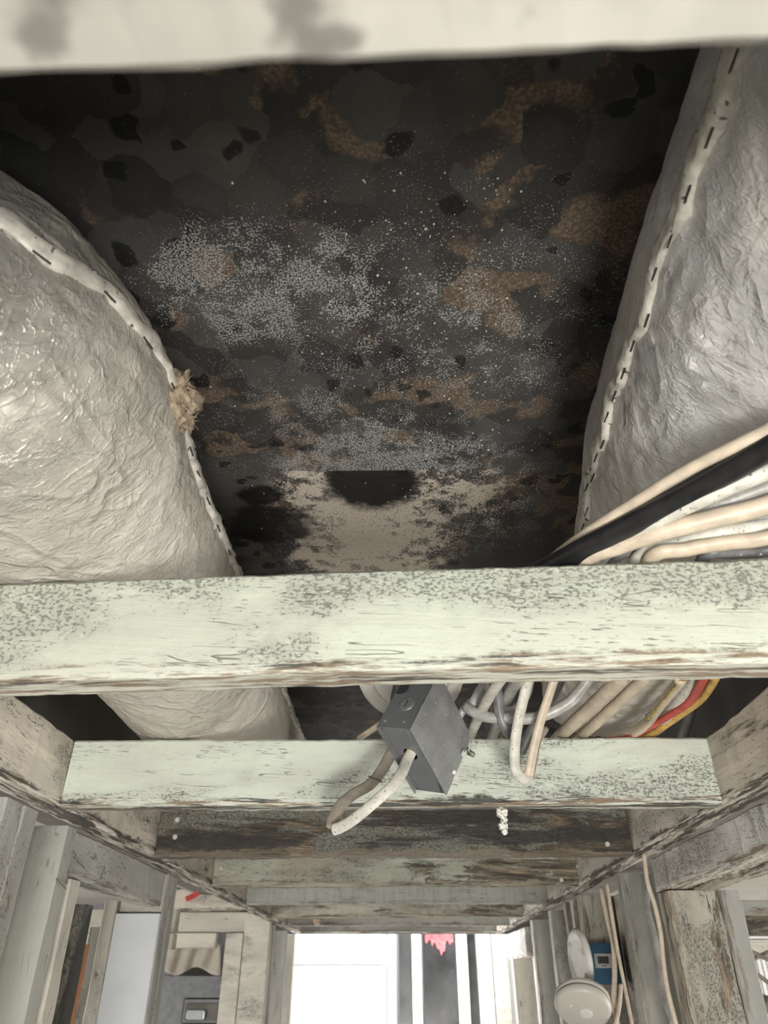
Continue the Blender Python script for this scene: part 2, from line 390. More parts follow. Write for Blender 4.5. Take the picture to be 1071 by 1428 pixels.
_tn = [0]
def timber(name, p0, p1, width, height, mat, up=(0, 0, 1), rough=1.0, parent=None, seg=None, bev=.003):
    """plank whose LOWER edge-line centre runs p0->p1; local X along the length, Y thickness, Z height"""
    p0 = Vector(p0); p1 = Vector(p1); X = (p1-p0); L = X.length; X.normalize()
    Z = Vector(up); Z = (Z - X*Z.dot(X)).normalized(); Y = Z.cross(X)
    n = seg or max(2, min(60, int(L/.02)))
    hw = width/2; b = bev
    prof = [(-hw+b, 0), (hw-b, 0), (hw, b), (hw, height-b), (hw-b, height), (-hw+b, height), (-hw, height-b), (-hw, b)]
    _tn[0] += 1; off = Vector((_tn[0]*7.13, _tn[0]*3.7, 1.5))
    vs, fs = [], []
    for i in range(n+1):
        x = L*i/n
        for k, (a, c) in enumerate(prof):
            q = Vector((x, a, c))
            j = noise.noise_vector(q*55+off)*.0011*rough + noise.noise_vector(Vector((x*4, a*3, c*3))+off)*.0010*rough
            if i in (0, n): j.x = 0
            vs.append(q + Vector((0, j.y, j.z)))
    m = len(prof)
    for i in range(n):
        for k in range(m):
            a = i*m+k; b2 = i*m+(k+1) % m
            fs.append((a, a+m, b2+m, b2))
    fs.append(tuple(range(m))); fs.append(tuple(n*m+k for k in range(m))[::-1])
    o = from_data(name, vs, fs, mat, parent)
    o.matrix_world = Matrix.Translation(p0) @ Matrix((X, Y, Z)).transposed().to_4x4()
    return o

def catmull(pts, n=10):
    pts = [Vector(p) for p in pts]
    if len(pts) < 3: 
        return [pts[0].lerp(pts[-1], i/n) for i in range(n+1)]
    P = [pts[0]*2-pts[1]] + pts + [pts[-1]*2-pts[-2]]
    out = []
    for i in range(1, len(P)-2):
        a, b, c, d = P[i-1:i+3]
        for k in range(n):
            t = k/n
            out.append(.5*((2*b)+(c-a)*t+(2*a-5*b+4*c-d)*t*t+(3*b-a-3*c+d)*t**3))
    out.append(pts[-1]); return out
def sweep(name, pts, rx, ry, mat, parent=None, n=10, seg=14, wob=0.0, up=(0, 0, 1), taper=None, twist=0.0):
    """closed tube of elliptical section (rx sideways, ry along the frame's up)"""
    c = catmull(pts, n); N = len(c)
    base = c[0].copy() if parent is None else Vector((0, 0, 0))
    vs, fs = [], []
    T0 = (c[1]-c[0]).normalized(); U = Vector(up); U = U - T0*U.dot(T0)
    if U.length < 1e-3: U = Vector((0, 1, 0)) - T0*T0.y
    U.normalize()
    for i in range(N):
        T = (c[min(i+1, N-1)]-c[max(i-1, 0)]).normalized()
        U = (U - T*U.dot(T)).normalized(); S = T.cross(U)
        tw = twist*i/N
        Us = U*math.cos(tw)+S*math.sin(tw); Ss = S*math.cos(tw)-U*math.sin(tw)
        f = 1.0
        if i == 0 or i == N-1: f = .75
        w_ = 1+wob*noise.noise(c[i]*60)
        for k in range(seg):
            a = 2*math.pi*k/seg
            vs.append(c[i]-base + Ss*(math.cos(a)*rx*f*w_) + Us*(math.sin(a)*ry*f*w_))
    for i in range(N-1):
        for k in range(seg):
            a = i*seg+k; b = i*seg+(k+1) % seg
            fs.append((a, b, b+seg, a+seg))
    fs.append(tuple(range(seg))[::-1]); fs.append(tuple((N-1)*seg+k for k in range(seg)))
    o = from_data(name, vs, fs, mat, parent, True)
    if parent is None: o.location = base
    return o

# ------------------------------------------------------------------ constants
XL, XR = -.475, .445           # inner faces of the side plates
ZB, JH = .209, .092            # joist underside above the lens, joist depth
ZT = ZB + JH
DECK = .70
SEAM_Y = PZ(535, 655, DECK).y
JY = [.055, .545, 1.052, 1.51, 2.01, 2.48, 3.00, 3.42, 3.88]
FLOOR = -2.0

# ------------------------------------------------------------------ structure
m_deck = M_deck()
ceil = empty('ceiling', (0, 0, 0)); ceil['kind'] = 'structure'
def sheet(y0, y1, z, amp=.0):
    nx, ny = 30, max(2, int((y1-y0)/.1)); vs = []; fs = []
    for l in (0, .006):
        for j in range(ny+1):
            for i in range(nx+1):
                xx = -1.0+2.0*i/nx; yy = y0+(y1-y0)*j/ny
                vs.append((xx, yy, z+l+noise.noise(Vector((xx*4, yy*4, z)))*amp))
    m = (nx+1)*(ny+1)
    for j in range(ny):
        for i in range(nx):
            a = j*(nx+1)+i; fs.append((a, a+nx+1, a+nx+2, a+1)); fs.append((m+a, m+a+1, m+a+nx+2, m+a+nx+1))
    for i in range(nx):
        fs.append((i, i+1, m+i+1, m+i)); a = ny*(nx+1)+i; fs.append((a+1, a, m+a, m+a+1))
    for j in range(ny):
        a = j*(nx+1); fs.append((a+nx+1, a, m+a, m+a+nx+1)); a += nx; fs.append((a, a+nx+1, m+a+nx+1, m+a))
    return vs, fs
v, f = sheet(-.6, SEAM_Y+.02, DECK, .0015); from_data('deck_sheet', v, f, m_deck, ceil)
v, f = sheet(SEAM_Y, 4.05, DECK+.009, .0015); from_data('deck_sheet', v, f, m_deck, ceil)
# dried splatter drops on the deck
bm = bmesh.new()
for i in range(420):
    px = rnd.gauss(590, 105); py = rnd.uniform(240, 800) if i % 3 else rnd.gauss(470, 60)
    if px < 280 or px > 800: continue
    q = PZ(px, py, DECK-.0015 if py > 660 else DECK-.003)
    if py > 650: q.z = DECK+.006
    s = rnd.choice((.0005, .0006, .0008, .0011)) * (1.25 if rnd.random() < .15 else 1)
    m4 = Matrix.Translation(q) @ Matrix.Rotation(rnd.uniform(0, 3), 4, 'Z') @ Matrix.Diagonal((s*rnd.uniform(.8, 1.6), s*rnd.uniform(.8, 1.8), s*.8, 1))
    bmesh.ops.create_icosphere(bm, subdivisions=1, radius=1, matrix=m4)
o = from_bm('paint_splatter', bm, m_flake, ceil, True); o['kind'] = 'stuff'
# unseen board added behind the lens to block lamp light from the near deck
o = box('ceiling', (-2.2, -2.6, ZB-.014), (2.2, .050, ZB-.002), m_drywall, bev=0); o['kind'] = 'structure'
# sides of the cavity above the plates
o = box('wall_left', (-.82, -.4, ZT+.002), (-.80, 4.0, DECK-.004), m_plenum, bev=0); o['kind'] = 'structure'
o = box('wall_right', (.80, -.4, ZT+.002), (.82, 4.0, DECK-.004), m_greywall, bev=0); o['kind'] = 'structure'
o = box('wall_back', (-.80, 4.0, ZB+.0), (.80, 4.03, DECK+.2), m_greywall, bev=0); o['kind'] = 'structure'
o = box('trim_1', (-.80, -.4, ZT+.002), (XL-.085, 4.0, ZT+.014), m_greywall, bev=0); o['kind'] = 'structure'
o = box('trim_2', (XR+.085, -.4, ZT+.002), (.80, 4.0, ZT+.014), m_greywall, bev=0); o['kind'] = 'structure'
o = box('ceiling', (-2.98, -3, ZT+.03), (-.83, 5.1, ZT+.05), m_drywall, bev=0); o['kind'] = 'structure'
o = box('ceiling', (.83, -3, ZT+.03), (2.98, 5.1, ZT+.05), m_drywall, bev=0); o['kind'] = 'structure'
o = box('floor', (-3, -3, FLOOR-.02), (3, 6, FLOOR), m_floor, bev=0); o['kind'] = 'structure'

# side plates
o = timber('top_plate', (XL-.021, -.35, ZB), (XL-.021, 3.96, ZB), .042, JH, wood_beige, seg=180, rough=1.6)
tag(o, 'long beige side plate with blackened lower edge, holding the left joist ends', 'beam')
o = timber('top_plate', (XR+.021, 3.96, ZB), (XR+.021, -.35, ZB), .042, JH, wood_beige, seg=180, rough=2.2)
tag(o, 'long beige side plate with frayed whitish edge, holding the right joist ends', 'beam')

# joists
jm = [wood_blurcream, wood_mint, wood_mint_bold, wood_dark, wood_tan, wood_greygreen, wood_rot, wood_grey, wood_grey]
jl = ['cream ceiling joist nearest the lens, blurred, across the top of the photo',
      'broad mint painted ceiling joist with grey mould freckles, second from the lens',
      'mint ceiling joist with cracked paint behind the hanging grey junction box',
      'dark stained ceiling joist with pale nail heads, first one behind the junction box',
      'ceiling joist half pale green and half brown mottled, second behind the junction box',
      'thin looking grey green ceiling joist, third behind the junction box',
      'brown mottled ceiling joist with hanging lump, fourth behind the junction box',
      'grey ceiling joist second from the bright far end',
      'grey ceiling joist nearest the bright far end']
joists = []
for i, Y in enumerate(JY):
    dz = [-.0, -.044, .004, .0, .0, .0, .0, .0, .0][i]
    a = Vector((XL+.001, Y+.019-dz/2, ZB+.0)); b = Vector((XR-.001, Y+.019+dz/2, ZB+.0))
    if i == 0: b.y -= .006; a.y += .010; a.z -= .002; b.z -= .002
    o = timber('ceiling_joist', a, b, .038, JH - (.001 if i else 0), jm[i], seg=90, rough=1.2 if i < 3 else 2.0)
    tag(o, jl[i], 'joist', 'ceiling joists crossing the hall'); joists.append(o)
# nail heads on joist ends
def nails(j, pts, Y, r=.0045):
    for (px, py) in pts:
        p = PY(px, py, Y)
        bm = bmesh.new(); cyl_bm(bm, (0, 0, 0), (0, -.002, 0), r, r*.7, 12)
        o = from_bm('nail_head', bm, m_nail, None); o.location = p
        o.parent = j; o.matrix_parent_inverse = j.matrix_world.inverted()
bpy.context.view_layer.update()
nails(joists[2], [(954, 1058), (961, 1080), (112, 1071)], JY[2]-.0005)
nails(joists[3], [(247, 1143), (244, 1167), (847, 1177)], JY[3]-.0005, .005)
nails(joists[4], [(308, 1211), (806, 1208), (783, 1227)], JY[4]-.0005, .005)
# lump on joist 6
bm = bmesh.new(); bmesh.ops.create_icosphere(bm, subdivisions=3, radius=1)
for v in bm.verts:
    v.co = Vector((v.co.x*.018, v.co.y*.014, v.co.z*.024 if v.co.z < 0 else v.co.z*.010)); v.co += noise.noise_vector(v.co*90)*.005
q = PY(443, 1284, JY[6]+.01); o = from_bm('mud_nest', bm, m_fluff, None, True); o.location = (q.x, JY[6]+.02, ZB-.002)
tag(o, 'small brown mud lump stuck under a far ceiling joist', 'nest')

# ------------------------------------------------------------------ ducts
def duct(name, path, mat, seg=150, n=26, expo=2.0, wr=.0022, seed=0, flat=1.0):
    """path: list of (centre, radius)"""
    c = catmull([Vector(p[0]) for p in path], n)
    rr = catmull([Vector((p[1], 0, 0)) for p in path], n)
    N = len(c); fr = []
    vs, fs = [], []
    so = Vector((seed*3.1, seed*1.7, 0))
    for i in range(N):
        T = (c[min(i+1, N-1)]-c[max(i-1, 0)]).normalized()
        S = T.cross(Vector((0, 0, 1))).normalized(); U = S.cross(T)
        r = rr[i].x; fr.append((c[i], T, S, U, r))
        for k in range(seg):
            a = 2*math.pi*k/seg
            ca, sa = math.cos(a), math.sin(a)
            q = (abs(ca)**expo + abs(sa)**expo)**(-1/expo)
            d = S*(ca*q) + U*(sa*q*flat)
            p = c[i] + d*r
            w1 = noise.noise(Vector((p.x*14+p.y*7, p.y*7, p.z*14))+so)
            w2 = abs(noise.noise(Vector((p.x*30+p.y*26, p.y*22-p.x*12, p.z*34))+so))
            w3 = abs(noise.noise(Vector((p.x*62, p.y*60, p.z*70))+so))
            h = w1*1.8 - (min(w2, .25))*4.0*-1 - .5 + (min(w3, .2))*2.2
            vs.append(p + d*(h*wr))
    for i in range(N-1):
        for k in range(seg):
            a = i*seg+k; b = i*seg+(k+1) % seg
            fs.append((a, b, b+seg, a+seg))
    fs.append(tuple(range(seg))[::-1]); fs.append(tuple((N-1)*seg+k for k in range(seg)))
    return vs, fs, fr, expo, flat

def on_duct(D, i, ang, lift=0):
    fr = D[2][i]; expo = D[3]; c, T, S, U, r = fr
    ca, sa = math.cos(ang), math.sin(ang); q = (abs(ca)**expo+abs(sa)**expo)**(-1/expo)
    d = S*(ca*q)+U*(sa*q*D[4])
    return c + d*(r+lift), d.normalized(), T

def seam(D, root, i0, i1, angf, width, side=1, seed=1, staples=14):
    vs, fs = [], []; rows = list(range(i0, i1)); M = 7
    cl = []
    for j, i in enumerate(rows):
        t = j/(len(rows)-1); a0 = angf(t); r = D[2][i][4]
        dw = width/r*(1+.45*noise.noise(Vector((i*.22, seed, 0)))+.35*noise.noise(Vector((i*.9, seed, 3))))
        aj = a0 + .10*noise.noise(Vector((i*.13, seed+5, 0)))
        for k in range(M):
            s = k/(M-1)
            lift = .0035 + .0035*math.sin(math.pi*s) + .004*noise.noise(Vector((i*.6, k*1.1, seed)))
            if k == 0 or k == M-1: lift = -.002
            p, d, T = on_duct(D, i, aj+dw*(s-.5), lift); vs.append(p)
        cl.append((i, aj+dw*.38*side))
    for j in range(len(rows)-1):
        for k in range(M-1):
            a = j*M+k; fs.append((a, a+M, a+M+1, a+1))
    o = from_data('seam_flap', vs, fs, m_seam, root, True)
    bm = bmesh.new(); 
    md = o.modifiers.new('s', 'SOLIDIFY'); md.thickness = .0015
    step = max(2, len(cl)//staples)
    for (i, a) in cl[4::step]:
        p, d, T = on_duct(D, i, a, .0045)
        p2 = p + T*.010
        b2 = bmesh.new(); cyl_bm(b2, p - T*.004, p2, .0009, .0009, 8)
        s = from_bm('staple', b2, m_staple, root)
    return o

# left duct: comes toward the lens and elbows away to the left
lpath = [((-.785, .350, .440), .126), ((-.62, .345, .440), .127), ((-.48, .350, .440), .131), ((-.385, .378, .438), .135), ((-.340, .460, .436), .134), ((-.338, .60, .432), .125),
         ((-.336, .78, .431), .124), ((-.337, 1.1, .431), .124), ((-.338, 1.5, .431), .124), ((-.340, 2.0, .431), .124), ((-.340, 2.6, .431), .124)]
dl = empty('foil_duct', (-.35, 1.2, .30))
D = duct('wrap', lpath, foil_left, seg=150, n=24, wr=.0022, seed=1)
def rebase(o, root):
    o.parent = root; o.matrix_parent_inverse = Matrix.Translation(-root.location)
o = from_data('insulation_wrap', D[0], D[1], foil_left, None, True); rebase(o, dl)
s0 = [x for x in bpy.data.objects]
r_tmp = empty('tmp')
seam(D, r_tmp, 20, 205, lambda t: R(-20+34*min(1, t*2.2)), .024, -1, 3, 26)
TUFT = on_duct(D, 104, R(10), .004)[0]
for ch in list(r_tmp.children): ch.parent = None; rebase(ch, dl)
# torn insulation tuft at the elbow
bm = bmesh.new(); bmesh.ops.create_icosphere(bm, subdivisions=4, radius=1)
for v in bm.verts:
    h = 1 + .55*noise.noise(v.co*2.2) + .45*noise.noise(v.co*7)
    v.co = Vector((v.co.x*.015, v.co.y*.026, v.co.z*.024))*h + TUFT
for k in range(60):
    base = TUFT + Vector((rnd.uniform(-.010, .010), rnd.uniform(-.024, .02), rnd.uniform(-.02, .02)))
    d = Vector((rnd.uniform(.1, 1), rnd.uniform(-1, 1), rnd.uniform(-.9, .6))).normalized()*rnd.uniform(.008, .020)
    cyl_bm(bm, base, base+d, .0009, .0002, 4)
tuft = from_bm('torn_insulation', bm, m_fluff, None, True); rebase(tuft, dl)
tag(dl, 'cream foil wrapped round duct with stapled seam, elbowing off to the left above the joists', 'duct')

# right duct
rpath = [((.384, -.45, .512), .165), ((.382, -.1, .512), .165), ((.380, .2, .510), .164), ((.380, .42, .508), .160), ((.376, .60, .502), .155), ((.366, .76, .482), .135),
         ((.348, .92, .450), .104), ((.340, 1.08, .440), .092), ((.340, 1.22, .440), .090)]
dr = empty('foil_duct', (.4, .4, .345))
D2 = duct('wrap', rpath, foil_right, seg=160, n=26, expo=2.3, wr=.0026, seed=5, flat=.98)
o = from_data('insulation_wrap', D2[0], D2[1], foil_right, None, True); rebase(o, dr)
seam(D2, r_tmp, 30, 160, lambda t: R(188-8*t), .026, 1, 9, 22)
for ch in list(r_tmp.children): ch.parent = None; rebase(ch, dr)
bpy.data.objects.remove(r_tmp)
tag(dr, 'silvery foil wrapped flat-bottomed duct with stapled seam on the right above the joists', 'duct')

# ------------------------------------------------------------------ cables over the second joist
bg_cab = 'cables lying across the joists on the right'
def cable(pts, rx, ry, mat, label, group=None, name='electrical_cable', **k):
    o = sweep(name, pts, rx, ry, mat, **k)
    return tag(o, label, 'cable', group)
def over(rows, zs):
    return [PZ(px, py, z) for (px, py), z in zip(rows, zs)]
Z1 = ZT + .012
cable(over([(1180, 560), (1071, 624), (960, 688), (860, 742), (785, 782)], [.333, .330, .325, .320, .317]) + [Vector((.05, .72, .325)), Vector((.0, .95, .33)), Vector((.0, 1.4, .34))],
      .0105, .0105, m_black_cable, 'thick black cable on top of the cable bundle on the right', bg_cab)
cable(over([(1180, 545), (1071, 600), (960, 655), (880, 704), (800, 757)], [.339, .338, .336, .334, .332]) + [Vector((.12, .66, .335)), Vector((.05, .9, .335))],
      .005, .005, m_cream_cable, 'thin beige cable edging the upper side of the thick black cable', bg_cab)
cable(over([(1180, 605), (1071, 658), (985, 694), (900, 735), (830, 775)], [.325, .322, .318, .316, .315]) + [Vector((.16, .70, .315)), Vector((.12, .9, .315)), Vector((.10, 1.3, .32))],
      .0075, .0055, m_white_cable, 'white cable directly below the thick black cable', bg_cab)
cable(over([(1180, 640), (1071, 682), (990, 712), (900, 748), (838, 776)], [.338, .333, .328, .324, .323]) + [Vector((.18, .72, .32)), Vector((.15, .95, .33)), Vector((.15, 1.3, .33))],
      .0085, .006, m_grey_cable, 'grey flat cable between the white one and the thick beige one', bg_cab)
cable(over([(1180, 660), (1071, 704), (1000, 722), (920, 742), (860, 762), (812, 784)], [.322, .317, .314, .312, .312, .312]) + [Vector((.165, .66, .312)), Vector((.13, .82, .312))],
      .0082, .0078, m_cream_cable, 'thick beige cable with the brightest surface in the right bundle', bg_cab)
cable(over([(1180, 695), (1071, 733), (1010, 742), (950, 758), (890, 780)], [.330, .326, .322, .320, .318]) + [Vector((.24, .66, .316)), Vector((.21, .8, .316))],
      .0075, .0065, m_white_cable, 'off-white cable under the thick beige one, third from the joist', bg_cab)
cable(over([(1180, 720), (1071, 750), (1015, 757), (960, 766), (905, 785)], [.315, .312, .311, .310, .310]) + [Vector((.27, .70, .311)), Vector((.25, .85, .312))],
      .0075, .0060, m_cream_cable, 'beige cable lying lowest, right on top of the mint joist', bg_cab)
cable(over([(1180, 740), (1071, 768), (1030, 771), (980, 780)], [.322, .318, .316, .314]) + [Vector((.30, .66, .313)), Vector((.29, .8, .313))],
      .006, .005, m_dkgrey_cable, 'dark grey cable half hidden at the right edge above the mint joist', bg_cab)
cable(over([(1180, 690), (1071, 722), (985, 735), (900, 762), (850, 786)], [.336, .333, .330, .328, .326]) + [Vector((.21, .69, .33)), Vector((.19, .85, .33))],
      .0065, .005, m_dkgrey_cable, 'dark grey cable showing as a shadowy line inside the bundle', bg_cab)

# pipes and cables between second and third joist
gp = 'cables in the gap above the third joist'
def gap(rows, z0, z1):
    n_ = len(rows)-1
    return [PZ(px, py, z0+(z1-z0)*i/n_) for i, (px, py) in enumerate(rows)]
cable([Vector((.42, .72, .335))] + gap([(880, 935), (863, 949), (825, 985), (795, 1013)], .330, .314) + [Vector((.235, 1.16, .314)), Vector((.21, 1.3, .314))], .0098, .0098, m_cream_cable,
      'thick beige cable left of its twin in the gap above the third joist', gp, wob=.05)
cable([Vector((.45, .74, .330))] + gap([(912, 935), (895, 949), (855, 986), (822, 1016)], .326, .312) + [Vector((.262, 1.16, .312)), Vector((.24, 1.3, .312))], .0080, .0080, m_cream_cable,
      'beige cable right of its thicker twin in the gap above the third joist', gp, wob=.05)
c = cable([Vector((.47, .74, .325))] + gap([(962, 938), (950, 949), (925, 978), (893, 1015)], .325, .312) + [Vector((.31, 1.14, .311))], .0105, .006, m_cream_cable,
      'flat beige cable printed in yellow beside the red cable', gp)
inv = Matrix.Translation(-c.location)
o = sweep('yellow_print', gap([(957, 944), (945, 957), (925, 981), (903, 1006)], .3185, .3065), .0042, .0007, m_yellow_print); o.parent = c; o.location = o.location - c.location
o['label'] = 'yellow printed stripe'
cable([Vector((.50, .74, .335))] + gap([(985, 930), (968, 949), (940, 985), (910, 1020)], .335, .316) + [Vector((.32, 1.2, .316))], .0085, .0085, m_white_cable,
      'white cable between the yellow printed one and the red one', gp)
cable([Vector((.50, .70, .330))] + gap([(990, 930), (981, 947), (962, 978), (930, 1000), (898, 1018), (872, 1030)], .322, .305) + [Vector((.285, 1.12, .3075)), Vector((.28, 1.3, .308))], .0062, .0045, m_red_cable,
      'red cable curving down to the third joist', gp)
cable([Vector((.52, .70, .335))] + gap([(1003, 930), (997, 947), (978, 975), (950, 996), (915, 1020), (893, 1031)], .328, .306) + [Vector((.31, 1.12, .308)), Vector((.30, 1.3, .308))], .0058, .0045, m_yellow_cable,
      'ochre yellow cable curving beside the red one', gp)
cable([PY(975, 930, 1.2), PY(965, 985, 1.22), PY(950, 1035, 1.25), PY(945, 1060, 1.28)], .008, .008, m_grey_cable, 'thin grey cable in the dark behind the yellow one', gp)

# loose cables left of the pipes
gl = 'loose cables between the box and the pipes'
def gy(rows, Y0, Y1):
    n_ = len(rows)-1
    return [PY(px, py, Y0+(Y1-Y0)*i/n_) for i, (px, py) in enumerate(rows)]
cable(gy([(742, 930), (733, 962), (724, 1000), (718, 1040), (719, 1072), (730, 1085), (738, 1080)], .90, .97), .0078, .0060, m_white_cable,
      'speckled white cable end hanging down over the third joist', gl)
cable(gy([(778, 930), (768, 962), (754, 1005), (744, 1045), (737, 1083)], .90, .955), .0066, .0052, m_cream_cable,
      'beige cable end hanging beside the speckled white one', gl)
cable(gy([(762, 1015), (750, 1035), (745, 1060), (741, 1080)], 1.0, .98), .0045, .0045, m_brown_cable, 'thin brown cable behind the hanging beige cable end', gl)
cable(gy([(648, 985), (672, 998), (710, 1002), (750, 1000), (790, 982), (815, 955), (830, 930)], .98, .92), .0075, .0075, m_grey_cable,
      'grey cable swooping level then up to the right behind the hanging ends', gl)
cable(gy([(655, 992), (668, 968), (680, 950), (695, 930)], .99, .95), .0085, .0075, m_grey_cable, 'grey cable rising just right of the junction box', gl)
cable(gy([(636, 1008), (650, 985), (675, 968), (700, 956), (720, 940)], 1.0, .96), .0052, .0052, m_grey_cable, 'thinner grey cable crossing up behind the junction box', gl)
cable(gy([(690, 930), (693, 962), (698, 1000), (712, 1026)], .94, .97), .0075, .0065, m_dkgrey_cable, 'dark grey speckled cable dropping behind the level grey one', gl)
cable(gy([(742, 930), (736, 965), (722, 985), (700, 992), (690, 990)], .97, 1.0), .0062, .0055, m_grey_cable, 'pale grey cable hooking left under the white one', gl)
cable(gy([(790, 930), (770, 970), (752, 1000), (735, 1030), (725, 1050)], 1.01, 1.03), .008, .008, m_dkgrey_cable, 'dark cable sloping behind the hanging beige cable end', gl)
cable(gy([(716, 930), (708, 965), (690, 990)], 1.0, 1.03), .006, .004, m_cream_cable, 'short beige cable behind the dark speckled one', gl)
cable(gy([(688, 930), (686, 965), (692, 1000), (705, 1030)], 1.10, 1.14), .007, .006, m_brown_cable, 'brownish cable deep in the gap behind the others', gl)

# tipped round light can behind the second joist
canp = PY(572, 949, 1.06)
can = empty('light_can', canp, (R(-42), R(6), 0))
lathe('can_shell', [(.066, 0), (.072, .0), (.072, .050), (.060, .052)], m_plastic_w, can, 48)
lathe('can_rim', [(.072, -.001), (.082, -.002), (.0825, .002), (.072, .004)], m_plastic, can, 48)
lathe('can_disc', [(.001, -.004), (.058, -.004), (.062, -.001), (.001, .0)], m_plastic_w, can, 48)
tag(can, 'tipped round white light can peeking out above the junction box', 'light')
can.location = canp + Vector((0, 0, .012))

# ------------------------------------------------------------------ junction box
k_ = .000269
def cv(x, y, z): return (CM @ Vector((x, y, -z))).normalized()
va = cv(135, 180, 228); vb = cv(150, -310, 156)
vc = va.cross(vb); 
if vc.dot(cv(-150, -20, 104)) < 0: vc = -vc
vb2 = vc.cross(va); vb = vb2 if vb2.dot(vb) > 0 else -vb2
corner = ray(440+440/3.347, 930+290/3.347)*.90 if False else ray(440+440/3.347, 930+290/3.347).normalized()*.915
LA, LB, LC = .093, .120, .050
jb = bpy.data.objects.new('junction_box', None); C.objects.link(jb)
# local frame: X=a, Y=b, Z=c (may be left handed: flip a)
B3 = Matrix((va, vb, vc)).transposed()
flip = B3.determinant() < 0
if flip: B3 = Matrix((vb, va, vc)).transposed()
jb.matrix_world = Matrix.Translation(corner) @ B3.to_4x4()
def L(a, b, c): return Vector((b, a, c)) if flip else Vector((a, b, c))
def lbox(bm, lo, hi, bev=0):
    p, q = L(*lo), L(*hi)
    add_box(bm, [min(p[i], q[i]) for i in range(3)], [max(p[i], q[i]) for i in range(3)], bev)
t = .0016
# body: four side walls + back; the wall b x c at a=0 has a round hole
bm = bmesh.new()
lbox(bm, (0, 0, LC-t), (LA, LB, LC)); lbox(bm, (0, 0, t), (LA, t, LC-t)); lbox(bm, (0, LB-t, t), (LA, LB, LC-t)); lbox(bm, (LA-t, t, t), (LA, LB-t, LC-t))
from_bm('box_body', bm, m_boxside, jb)
hb, hc, hr = LB*.40, LC*.42, .0105
bm = bmesh.new(); NS = 32
ring = []; outer = []
for k in range(NS):
    a = 2*math.pi*k/NS; ca, sa = math.cos(a), math.sin(a)
    ring.append((hb+hr*ca, hc+hr*.9*sa))
    # project to rectangle border
    tx = ((LB-t-hb) if ca > 0 else (hb-t))/max(abs(ca), 1e-6); ty = ((LC-t-hc) if sa > 0 else (hc-t))/max(abs(sa), 1e-6)
    u = min(tx, ty); outer.append((hb+u*ca, hc+u*sa))
lay = []
for aa in (0, t):
    lay.append([bm.verts.new(L(aa, b, c)) for b, c in ring]); lay.append([bm.verts.new(L(aa, b, c)) for b, c in outer])
for k in range(NS):
    k2 = (k+1) % NS
    bm.faces.new((lay[0][k], lay[0][k2], lay[1][k2], lay[1][k])); bm.faces.new((lay[2][k], lay[3][k], lay[3][k2], lay[2][k2]))
    bm.faces.new((lay[0][k], lay[2][k], lay[2][k2], lay[0][k2]))
bmesh.ops.recalc_face_normals(bm, faces=bm.faces)
from_bm('pierced_side', bm, m_boxside, jb)
# cover plate (a x b at c=0) with clipped lower right corner and lips
bm = bmesh.new()
pts = [(-.001, -.001), (LA+.002, -.001), (LA+.002, LB*.93), (LA*.92, LB+.0015), (LA*.74, LB+.0015), (LA*.74, LB*.93), (LA*.64, LB*.93), (LA*.64, LB+.0015), (-.001, LB+.0015)]
bot = [bm.verts.new(L(a, b, -.0018)) for a, b in pts]; top = [bm.verts.new(L(a, b, -.0002)) for a, b in pts]
bm.faces.new(bot); bm.faces.new(top[::-1])
for i in range(len(pts)):
    j = (i+1) % len(pts); bm.faces.new((bot[i], top[i], top[j], bot[j]))
bmesh.ops.recalc_face_normals(bm, faces=bm.faces)
from_bm('cover_plate', bm, m_boxsteel, jb)
# lips on the pierced side
bm = bmesh.new(); lbox(bm, (-.0035, 0, LC-.004), (0, LB+.004, LC-.0025)); lbox(bm, (-.002, LB*.02, .004), (0, LB*.12, .0052)); lbox(bm, (-.0012, 0, LC*.88), (0, LB, LC*.9))
from_bm('side_lip', bm, m_boxsteel, jb)
# knockouts on the a x c side (b=0)
def disc(a, b, c, axis, r, h, mat, name, seg=24):
    bm = bmesh.new(); d = {'a': L(1, 0, 0), 'b': L(0, 1, 0), 'c': L(0, 0, 1)}[axis]
    p = L(a, b, c); cyl_bm(bm, p, p+d*h, r, r*.96, seg); return from_bm(name, bm, mat, jb)
disc(LA*.42, .0, LC*.46, 'b', .0115, -.0009, m_boxside, 'knockout')
disc(LA*.42, -.0009, LC*.46, 'b', .0100, -.0004, m_boxsteel, 'knockout')
bm = bmesh.new(); lbox(bm, (LA*.36, -.0018, LC*.45), (LA*.48, -.001, LC*.47)); from_bm('knockout_slot', bm, m_dark, jb)
for (a, c) in ((.12, .86), (.12, .3), (.88, .86), (.88, .3)):
    disc(LA*a, 0, LC*c, 'b', .0028, -.0014, m_boxsteel, 'rivet', 12)
# wire nuts seen in the hole
bm = bmesh.new(); cyl_bm(bm, L(.010, hb-.004, hc+.003), L(.004, hb-.003, hc+.001), .0045, .0025, 10); cyl_bm(bm, L(.012, hb+.004, hc-.004), L(.006, hb+.003, hc), .004, .0028, 10)
from_bm('wire_connector', bm, m_brass, jb)
# screws at the lower corner
bm = bmesh.new(); cyl_bm(bm, L(LA*.80, LB+.001, -.003), L(LA*.80, LB+.009, -.003), .0022, .0018, 10); cyl_bm(bm, L(LA*.80, LB+.009, -.003), L(LA*.84, LB+.018, -.004), .0042, .0036, 12)
from_bm('thumb_screw', bm, m_screw, jb)
bm = bmesh.new(); cyl_bm(bm, L(LA*.30, LB+.0005, -.002), L(LA*.30, LB+.003, -.002), .005, .004, 12); cyl_bm(bm, L(LA*.33, LB*.965, -.0018), L(LA*.33, LB*.965, -.004), .003, .0024, 10)
from_bm('paint_caked_screw', bm, m_flake, jb)
tag(jb, 'tilted dark grey steel junction box with paint specks hanging in front of the third joist', 'junction box')
bpy.context.view_layer.update()
